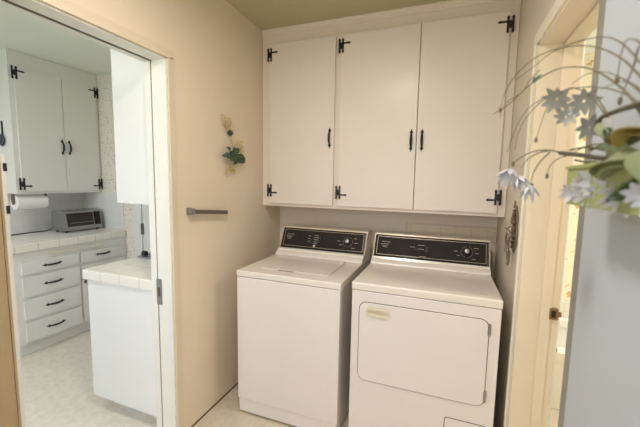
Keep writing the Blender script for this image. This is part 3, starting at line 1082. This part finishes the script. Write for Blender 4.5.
# ================================================================== BATHROOM
tb_ = thing('bathtub', (2.5, .25, 0), 'white bathtub glimpsed through the bathroom doorway', 'bathtub')
b = B()
o_ = rrect(BX + .004, 3.17, -.09, .60, .03)
i_ = rrect(BX + .09, 3.08, .0, .52, .10)
ring(b, o_, i_, .33, .385, 'z')
box(b, BX + .01, 3.165, -.082, -.055, .001, .34, .004)
obj('rim', b, 'tub', tb_)
b = B(); ring(b, rrect(BX + .06, 3.11, -.03, .55, .12), rrect(BX + .075, 3.095, -.015, .535, .12), .05, .335, 'z'); prism(b, rrect(BX + .07, 3.10, -.02, .54, .12), .04, .06, 'z'); obj('basin', b, 'tub', tb_)
sd = thing('soap_dish', (2.03, -.05, .385), 'small grey soap dish on the bathtub rim beside the door frame', 'soap dish')
b = B(); ring(b, rrect(1.99, 2.045, -.085, -.02, .01), rrect(1.996, 2.039, -.079, -.026, .008), .387, .412, 'z'); prism(b, rrect(1.99, 2.045, -.085, -.02, .01), .3855, .391, 'z'); obj('dish', b, 'grey', sd)
b = B(); prism(b, rrect(1.998, 2.036, -.075, -.03, .01), .3915, .408, 'z', .003); obj('soap', b, 'petal2', sd)

# ================================================================== PLANTER AND FLOWERS ON THE OPEN DOOR
DX = W - .0415
pb = thing('planter_basket', (DX, -1.85, 1.41), 'pale green trough planter hanging on the open door', 'planter')
X0, X1 = 1.543, DX - .001
Y0, Y1 = -1.985, -1.712
b = B()
box(b, X0, X0 + .004, Y0, Y1, 1.418, 1.484, .001)
box(b, X1 - .004, X1, Y0, Y1, 1.418, 1.484, .001)
box(b, X0, X1, Y1 - .004, Y1, 1.418, 1.484, .001)
box(b, X0, X1, Y0, Y0 + .004, 1.418, 1.484, .001)
box(b, X0, X1, Y0, Y1, 1.414, 1.420, .001)
obj('trough', b, 'green', pb)
b = B(); ring(b, [(X0 - .003, Y0 - .003), (X1, Y0 - .003), (X1, Y1 + .003), (X0 - .003, Y1 + .003)], [(X0 + .004, Y0 + .004), (X1 - .004, Y0 + .004), (X1 - .004, Y1 - .004), (X0 + .004, Y1 - .004)], 1.480, 1.486, 'z'); obj('rim', b, 'green', pb)

fs = thing('artificial_flower_spray', (1.57, -1.84, 1.425), 'spray of white artificial flowers, leaves and arching twigs in the green planter', 'artificial flowers')
b = B(); box(b, X0 + .006, X1 - .006, Y0 + .006, Y1 - .006, 1.4205, 1.470, .006); obj('moss_base', b, 'leafd', fs)


def yd(u):
    tb2 = ((480, -1.60), (500, -1.62), (567, -1.72), (600, -1.80), (640, -1.95), (700, -2.05))
    for (a, ya), (c, yc) in zip(tb2, tb2[1:]):
        if u <= c:
            return ya + (yc - ya) * (u - a) / (c - a)
    return -2.05


def P3(u, v, near=0.0):
    return at(u, v, yd(u) - near)


twigs = [
    ([(648, 125), (640, 112), (625, 91), (600, 73), (580, 67), (555, 70), (530, 85), (508, 105), (493, 114)], .0016),
    ([(655, 95), (640, 76), (618, 56), (590, 46), (560, 48), (535, 58), (515, 76), (505, 93), (500, 110)], .0013),
    ([(655, 80), (640, 62), (620, 42), (600, 37), (570, 44), (548, 55), (535, 66), (515, 80)], .0011),
    ([(650, 118), (632, 98), (610, 89), (590, 87), (570, 89), (548, 96), (530, 107), (519, 122), (512, 138), (507, 152)], .0010),
    ([(612, 128), (604, 113), (592, 98), (575, 88), (560, 92), (542, 101), (526, 118), (518, 134), (515, 150)], .0012),
    ([(606, 158), (585, 156), (565, 153), (546, 150), (532, 152), (520, 158), (513, 164)], .0018),
    ([(548, 151), (538, 153), (527, 160), (521, 168)], .0013),
    ([(550, 152), (540, 162), (533, 174), (531, 185)], .0012),
    ([(566, 156), (556, 160), (549, 168), (547, 176)], .0010),
    ([(566, 92), (552, 98), (545, 112), (536, 139)], .0009),
    ([(650, 52), (636, 40), (626, 41), (621, 55), (617, 80)], .0010),
    ([(655, 40), (640, 46), (634, 65), (626, 85), (620, 100)], .0012),
    ([(645, 92), (625, 80), (605, 72), (585, 75), (572, 84)], .0010),
    ([(590, 150), (600, 146), (612, 140), (625, 128)], .0020),
    ([(612, 150), (609, 130), (606, 112), (596, 96)], .0018),
    ([(612, 152), (600, 144), (585, 147), (575, 152)], .0014),
    ([(648, 100), (630, 84), (618, 82), (600, 90)], .0009),
    ([(540, 70), (530, 80), (522, 92), (505, 104), (500, 118)], .0008),
]
for pts, r in twigs:
    pp = curve([P3(*p) for p in pts], 5)
    n = len(pp)
    b = B(); tube(b, pp, [r * (1.25 - .75 * i / n) for i in range(n)], 6)
    obj('twig', b, 'twig', fs)
for pts, r in (([(655, 99), (640, 104), (620, 110), (603, 117), (597, 125), (600, 133), (606, 137)], .0038), ([(560, 153), (580, 155), (600, 158), (618, 158)], .0040), ([(570, 150), (588, 147), (604, 150), (618, 146)], .0016), ([(575, 160), (592, 163), (610, 160)], .0018), ([(606, 120), (604, 136), (608, 150), (604, 165)], .0018), ([(604, 134), (610, 145), (614, 160), (616, 178)], .0030), ([(655, 128), (635, 137), (618, 152), (606, 172)], .0028)):
    pp = curve([P3(*p, .01) for p in pts], 5)
    b = B(); tube(b, pp, r, 8); obj('stem', b, 'stem', fs)
for u_, v_ in ((536, 140), (547, 176), (617, 80), (500, 110), (534, 80), (513, 164), (532, 186), (620, 101)):
    b = B(); p = P3(u_, v_); ball(b, p, .0032, 1, 1, 1.9, 8); obj('bud', b, 'twig', fs)


def flower(u_, v_, size, face, mat, np_=8, droop=.3, near=.0, centre=True):
    c = P3(u_, v_, near)
    nrm = V(face).normalized()
    a0 = nrm.cross(V((0, 0, 1)))
    a0 = a0.normalized() if a0.length > .1 else V((1, 0, 0))
    a1 = nrm.cross(a0)
    b = B()
    off = random.uniform(0, 1)
    for k in range(np_):
        a = 2 * PI * (k + off) / np_
        dv = a0 * math.cos(a) + a1 * math.sin(a)
        L = size * random.uniform(.85, 1.1)
        tip = c + dv * L * .9 + nrm * L * droop * random.uniform(.7, 1.3)
        merge(b, leaf_bm(c + dv * .002, tip, size * .38, nrm, -.15, 6, .0004, random.uniform(-.3, .3)))
    f = obj('flower', b, mat, fs)
    if centre:
        b = B(); ball(b, c + nrm * .003, size * .17, 1, 1, 1, 8); obj('flower_centre', b, 'pollen', f)
    return f


toC = V((-.25, -.9, .0))
flower(557, 99, .032, (-.5, -.8, -.5), 'petal2', 9, .35, 0, False)
flower(584, 101, .029, (-.2, -.9, -.35), 'petal2', 8, .3, 0, False)
flower(566, 117, .024, (-.1, -.8, .25), 'petal2', 8, .25, 0, False)
flower(590, 127, .030, (.1, -.9, -.4), 'petal2', 8, .25, 0, False)
flower(574, 111, .014, (-.1, -.95, .2), 'petal', 7, .2)
flower(511, 169, .032, (-.25, -.45, -.85), 'petal', 10, 1.1, 0, False)
flower(518, 176, .024, (.25, -.5, -.85), 'petal', 8, 1.1, 0, False)
flower(530, 185, .024, (-.1, -.4, -.9), 'petal', 8, 1.2, 0, False)
for (u_, v_, s_, f_) in ((606, 189, .026, (-.5, -.8, 0)), (620, 193, .026, (-.3, -.9, -.3)), (592, 185, .024, (-.6, -.8, .1)), (572, 192, .023, (-.7, -.8, -.3)), (585, 191, .025, (-.6, -.8, -.2)), (599, 182, .032, (-.5, -.8, .1)), (601, 194, .026, (-.6, -.9, -.3)), (614, 188, .028, (-.3, -.9, .0)), (613, 201, .020, (-.4, -.7, -.8)), (627, 199, .029, (-.3, -.7, -.9)), (640, 194, .022, (-.3, -.9, -.2)), (580, 184, .016, (-.7, -.7, .2)), (652, 200, .024, (-.5, -.8, -.2)), (592, 200, .018, (-.5, -.8, -.4))):
    flower(u_, v_, s_, f_, 'petal', 8, .45, .03, False)
for (p0, p1, wd, mt, nrm) in (
        ((600, 176), (640, 150), .040, 'leafg', (-.4, -.8, .5)), ((612, 186), (655, 160), .046, 'leafg', (-.2, -.8, .6)),
        ((622, 150), (655, 122), .042, 'leafy', (-.1, -.9, .4)), ((614, 146), (640, 130), .026, 'leafy', (-.3, -.8, .5)),
        ((594, 180), (612, 168), .016, 'leafd', (-.4, -.8, .3)), ((622, 204), (650, 172), .050, 'leafd', (-.2, -.9, -.2)),
        ((602, 172), (588, 160), .012, 'leafd', (-.3, -.9, .2)), ((606, 138), (597, 122), .016, 'leafg', (-.5, -.8, .2)),
        ((632, 180), (648, 210), .034, 'leafd', (-.3, -.9, 0)), ((614, 165), (628, 136), .026, 'leafg', (-.6, -.7, .2)),
        ((534, 82), (542, 74), .006, 'leafb', (-.3, -.9, .2)),
        ((605, 118), (612, 136), .012, 'petal2', (-.3, -.9, .2)), ((640, 150), (660, 190), .04, 'leafg', (-.3, -.9, 0)),
        ((610, 152), (596, 144), .012, 'leafd', (-.4, -.8, .3)), ((612, 128), (604, 140), .014, 'leafd', (-.4, -.8, .3)), ((620, 168), (606, 182), .018, 'leafd', (-.4, -.8, .3))):
    a_, c_ = P3(*p0, .02), P3(*p1, .02)
    a_.x = min(a_.x, DX - .012)
    c_.x = min(c_.x, DX - .006)
    b = merge(B(), leaf_bm(a_, c_, wd, nrm, .2, 8)); obj('leaf', b, mt, fs)

# ================================================================== LIGHTS
w = bpy.data.worlds.new('world')
SC.world = w
w.use_nodes = True
nt = w.node_tree
bg = nt.nodes['Background']
tc = nt.nodes.new('ShaderNodeTexCoord')
sx = nt.nodes.new('ShaderNodeSeparateXYZ')
nt.links.new(tc.outputs['Generated'], sx.inputs[0])
f1 = ramp(nt, sx.outputs['Z'], -.05, .12)
ns = nt.nodes.new('ShaderNodeTexNoise'); ns.inputs['Scale'].default_value = 14; ns.inputs['Detail'].default_value = 5
nt.links.new(tc.outputs['Generated'], ns.inputs['Vector'])
gr = mixc(nt, ramp(nt, ns.outputs['Fac'], .4, .62), (.10, .16, .06, 1), (.75, .85, .62, 1))
nt.links.new(mixc(nt, f1, gr, (.80, .90, 1.0, 1)), bg.inputs[0])
bg.inputs[1].default_value = 2.2


def area(name, loc, rot, sx_, sy_, power, col, spread=PI):
    l = bpy.data.lights.new(name, 'AREA')
    l.shape = 'RECTANGLE'
    l.size, l.size_y = sx_, sy_
    l.energy = power
    l.color = col
    l.spread = spread
    o = bpy.data.objects.new(name, l)
    C.objects.link(o)
    o.location = loc
    o.rotation_euler = rot
    return o


area('window_light', (.82, YN + .06, 1.55), (PI / 2, 0, 0), 1.2, 1.15, 5, (1.0, .97, .94))
area('kitchen_window_light', (-1.05, YN + .06, 1.58), (PI / 2, 0, 0), 1.35, 1.1, 4.5, (.90, .95, 1.0))


def dome_lamp(loc, r, power, col, label):
    t = thing('ceiling_lamp', loc, label, 'lamp')
    x, y, z = loc
    b = B(); lathe(b, [(r * 1.05, 0), (r * 1.05, -.012), (r * .95, -.014)], 28, Matrix.Translation(loc)); obj('lamp_base', b, 'steel', t)
    b = B(); lathe(b, [(r * .95, -.012), (r * .85, -.045), (r * .5, -.07), (0, -.078)], 28, Matrix.Translation(loc))
    g = obj('lamp_shade', b, 'paper', t)
    l = bpy.data.lights.new('lamp', 'AREA')
    l.shape = 'DISK'
    l.size = r * 2
    l.energy = power
    l.color = col
    o = bpy.data.objects.new('lamp_bulb_light', l)
    C.objects.link(o)
    o.location = (x, y, z - .09)
    return t


dome_lamp((.85, -1.75, ZC), .16, 9.5, (1.0, .93, .86), 'added unseen round ceiling lamp for fill in the laundry room')  # unseen lamp added as fill from above
dome_lamp((-1.2, -1.9, KZ), .18, 5.5, (1.0, .97, .94), 'added unseen round ceiling lamp brightening the kitchen')  # unseen lamp added to light the kitchen from its ceiling
dome_lamp((2.5, -.9, 2.44), .15, 11, (1.0, .92, .80), 'round ceiling lamp of the bathroom out of view')

vs = SC.view_settings
vs.view_transform = 'Standard'
vs.look = 'None'
vs.gamma = 1
vs.exposure = 0.96
vs.use_curve_mapping = False
SC.cycles.max_bounces = 10
SC.cycles.diffuse_bounces = 6
SC.cycles.use_denoising = True
